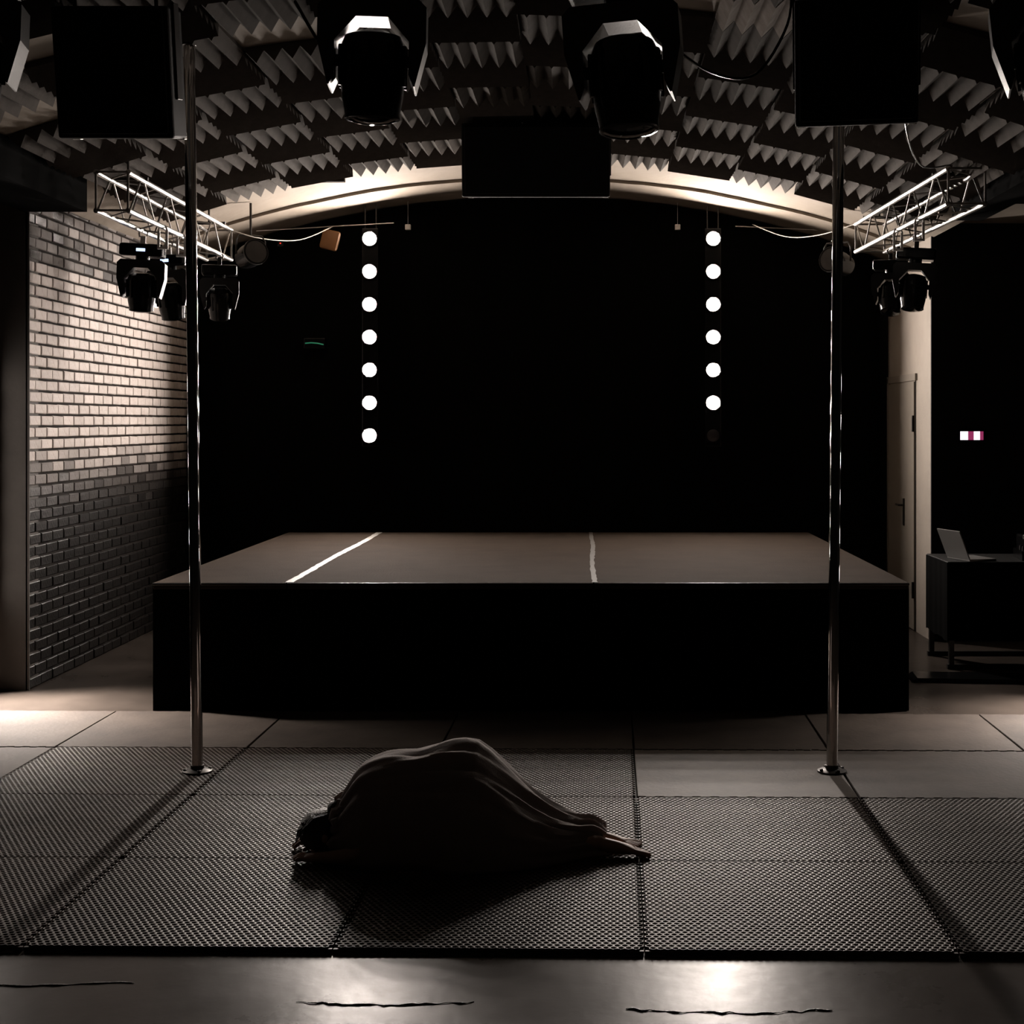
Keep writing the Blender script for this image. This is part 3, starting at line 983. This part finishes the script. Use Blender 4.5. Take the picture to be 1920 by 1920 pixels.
for s in (-1, 1):
    hip = (-.48, Y + .02 + s * .08, .30, .085)
    knee = (-.37, Y + .02 + s * .09, .085, .055)
    ank = (-.02, Y + .02 + s * .06, .075, .034)
    chains.append([pel, hip, (-.42, Y + .02 + s * .088, .19, .072), knee, (-.22, Y + .02 + s * .075, .085, .055), ank])
    sh = (-.86, Y + .01 + s * .15, .24, .055)
    elb = (-.90, Y - .01 + s * .20, .075, .038)
    chains.append([chest, sh, (-.88, Y + s * .185, .15, .045), elb])
    if s == 1:
        wr = (-1.08, Y + .10, .045, .024)
        chains.append([elb, (-1.0, Y + .155, .06, .033), wr, (-1.12, Y + .085, .042, .03)])
        palm = (-1.12, Y + .085, .042, .03)
        for k, (dy, L) in enumerate(((-.028, .06), (-.009, .07), (.01, .066), (.028, .05))):
            b0 = (-1.155, Y + .075 + dy, .048, .010)
            chains.append([palm, b0, (-1.155 - L * .5, Y + .07 + dy * 1.15, .056, .009), (-1.155 - L * .85, Y + .066 + dy * 1.25, .04, .0085), (-1.155 - L, Y + .064 + dy * 1.3, .03, .007)])
        chains.append([palm, (-1.125, Y + .045, .04, .011), (-1.15, Y + .022, .034, .0095), (-1.172, Y + .012, .03, .008)])
    else:
        wr = (-1.06, Y - .15, .045, .024)
        palm = (-1.10, Y - .14, .04, .03)
        chains.append([elb, (-.98, Y - .19, .06, .033), wr, palm])
        for k, (dy, L) in enumerate(((-.028, .05), (-.009, .066), (.01, .07), (.028, .06))):
            chains.append([palm, (-1.13, Y - .135 + dy, .042, .010), (-1.13 - L * .5, Y - .13 + dy * 1.15, .046, .009), (-1.13 - L * .8, Y - .126 + dy * 1.2, .034, .008)])
        chains.append([palm, (-1.1, Y - .1, .038, .011), (-1.125, Y - .08, .032, .009)])
    # foot, sole up, toes pointing right along the mat
    sx = 0 if s == -1 else -.03
    heel = (.035 + sx, Y + .02 + s * .06, .088, .033)
    mid = (.09 + sx, Y + .02 + s * .058, .062, .03)
    ball = (.165 + sx, Y + .018 + s * .055, .047, .028)
    chains.append([ank, heel])
    chains.append([ank, mid, ball])
    for k, (dy, L, r_) in enumerate(((-.032, .075, .011), (-.013, .072, .0085), (.002, .066, .008), (.017, .058, .0075), (.031, .048, .007))):
        chains.append([ball, (.195 + sx, Y + .018 + s * .055 + s * dy * -1 * .8, .044, r_ + .002), (.19 + L * .75 + sx, Y + .018 + s * .055 - s * dy, .034, r_), (.19 + L + sx, Y + .018 + s * .055 - s * dy, .031, r_ * .8)])
body = skin_mesh('body', chains, M['skin'], pr)

# face details on the down-turned head: nose, ears, eyes, mouth as shaped lumps
def ellip(m, c, r, n=12, k=8, mtx=None):
    prof = [(max(.0008, math.sin(math.pi * i / k)), -math.cos(math.pi * i / k)) for i in range(k + 1)]
    mt = Matrix.Translation(Vector(c) - O) @ (mtx or Matrix()) @ Matrix.Diagonal((r[0], r[1], r[2], 1))
    return m.lathe(prof, n, mt)
m = MB()
ellip(m, (-1.06, Y - .102, .112), (.018, .01, .024))
ellip(m, (-1.06, Y + .08, .12), (.022, .012, .03))
m.build('ear', M['skin'], pr, True)
m = MB()
ellip(m, (-1.09, Y - .03, .04), (.014, .012, .016))
m.build('nose', M['skin'], pr, True)
m = MB()
ellip(m, (-1.115, Y - .055, .05), (.012, .015, .008))
ellip(m, (-1.115, Y + .01, .05), (.012, .015, .008))
m.build('eyelid', M['skin'], pr, True)
m = MB()
ellip(m, (-1.045, Y - .028, .046), (.009, .024, .008))
m.build('mouth', mat('lips', (.3, .12, .1), .5, noise=.1), pr, True)
# hair: cap over the back of the head with a loose knot
m = MB()
bmh = bmesh.new()
bmesh.ops.create_icosphere(bmh, subdivisions=4, radius=1)
rdh = random.Random(3)
for v in bmh.verts:
    c = v.co
    g = 1 + .03 * math.sin(c.y * 40) + .02 * math.sin(c.x * 31 + c.z * 17)
    v.co = Vector((c.x * .098 * g, c.y * .1 * g, c.z * .088 * g))
    if v.co.z < -.065:
        v.co.z = -.065 + (v.co.z + .065) * .2
bmh.verts.index_update()
m.add([v.co + Vector((-1.085, Y - .015, .118)) - O for v in bmh.verts], [[v.index for v in f.verts] for f in bmh.faces])
bmh.free()
m.build('hair', M['hair'], pr, True)
m = MB()
ellip(m, (-1.03, Y + .0, .205), (.04, .045, .034))
rdh = random.Random(12)
for i in range(7):
    a = rdh.uniform(-.09, .09)
    m.tube([Vector((-1.02 + rdh.uniform(-.02, .02), Y + a * .5, .2)) - O, Vector((-1.1 + rdh.uniform(-.02, .02), Y + a, .185)) - O, Vector((-1.165 + rdh.uniform(-.01, .01), Y + a * 1.05, .135)) - O, Vector((-1.182, Y + a * 1.1, .09)) - O], [.006, .006, .005, .002], 5)
m.build('hair_strand', M['hair'], pr, True)

# robe: draped shell lofted along the body
prof = [(-1.035, .145, .105), (-1.01, .205, .14), (-.985, .262, .18), (-.945, .33, .22), (-.92, .362, .24), (-.88, .385, .255), (-.83, .402, .265), (-.76, .412, .262), (-.70, .42, .26),
        (-.62, .437, .262), (-.55, .452, .262), (-.50, .457, .26), (-.45, .447, .255), (-.40, .41, .25), (-.34, .352, .24), (-.28, .292, .225), (-.22, .235, .205), (-.15, .183, .175),
        (-.09, .152, .15), (-.03, .13, .13), (.02, .125, .115), (.05, .108, .108), (.075, .086, .104)]
pa = np.array(prof)
NX, NT = 110, 64
m = MB()
vs, fs = [], []
rdr = random.Random(5)
for i in range(NX + 1):
    u = i / NX
    x = pa[0, 0] + (pa[-1, 0] - pa[0, 0]) * u
    h = float(np.interp(x, pa[:, 0], pa[:, 1]))
    w = float(np.interp(x, pa[:, 0], pa[:, 2]))
    for k in range(NT + 1):
        a = math.pi * k / NT            # 0 near side (towards camera) -> pi far side
        c, s = -math.cos(a), math.sin(a)
        # crest leans to the far side over the hips, near over the shoulders
        yo = .02 + .05 * (u - .3)
        yy = math.copysign(abs(c) ** .9, c) * w + yo
        zz = h * s ** .78
        if c < 0:      # the cloth pulled over thigh and shin slopes gently towards the near side
            g = max(0, min(1, (u - .3) / .2)) * max(0, min(1, (1.0 - u) / .2))
            g = g * g * (3 - 2 * g)
            d_ = abs(c)
            zz = zz * (1 - g) + g * h * (1 - .32 * d_) * max(0, 1 - d_ ** 7) ** .6
            yy = -(abs(c) ** .9) * w * (1 + .3 * g) + yo
        # pulled folds running from the hip and shoulder down to the hem
        fold = .007 * math.sin(k * .9 + 9 * u) * (s ** .5) * (.3 + u) + .005 * math.sin(k * 1.9 - 14 * u + 1.3) * (s ** .5) * (.2 + .8 * u)
        crease = -.016 * math.exp(-((a - 1.02 - .55 * (u - .35)) / .09) ** 2) * math.exp(-((u - .52) / .3) ** 2)
        crease += .012 * math.exp(-((a - 1.22 - .5 * (u - .35)) / .08) ** 2) * math.exp(-((u - .5) / .3) ** 2)
        crease += -.010 * math.exp(-((a - .72 + .3 * (u - .3)) / .07) ** 2) * math.exp(-((u - .3) / .25) ** 2)
        sag = -.02 * math.exp(-((u - .32) / .07) ** 2) * math.exp(-((a - 1.45) / .3) ** 2)
        rsc = 1 + (fold + crease) / max(h, .08)
        vs.append(Vector((x + .012 * math.sin(k * .8) * (1 - u) ** 8 + .008 * math.sin(k * 1.3) * u ** 8, PY + yy * rsc, MT + .002 + max(0, zz * rsc + sag))) - O)
for i in range(NX):
    for k in range(NT):
        q = i * (NT + 1) + k
        fs.append((q, q + NT + 1, q + NT + 2, q + 1))
m.add(vs, fs)
rb = m.build('robe', M['robe'], pr, True)
so = rb.modifiers.new('solid', 'SOLIDIFY')
so.thickness = .004
so.offset = 1
# gathered ruffled collar behind the neck
m = MB()
rdc = random.Random(9)
for i in range(9):
    a = .35 + i * (math.pi - .7) / 8
    h, w = .25, .17
    y0 = -math.cos(a) * w + .02
    z0 = math.sin(a) ** .8 * h
    pts = []
    for q in range(6):
        tt = q / 5
        pts.append(Vector((-.985 - .055 * tt + rdc.uniform(-.012, .012), PY + y0 * (1 - .12 * tt) + rdc.uniform(-.012, .012), MT + z0 * (1 - .28 * tt) + rdc.uniform(-.008, .014))) - O)
    m.tube(pts, [.016, .022, .024, .02, .016, .006], 8)
m.build('ruffled_collar', M['robe'], pr, True)
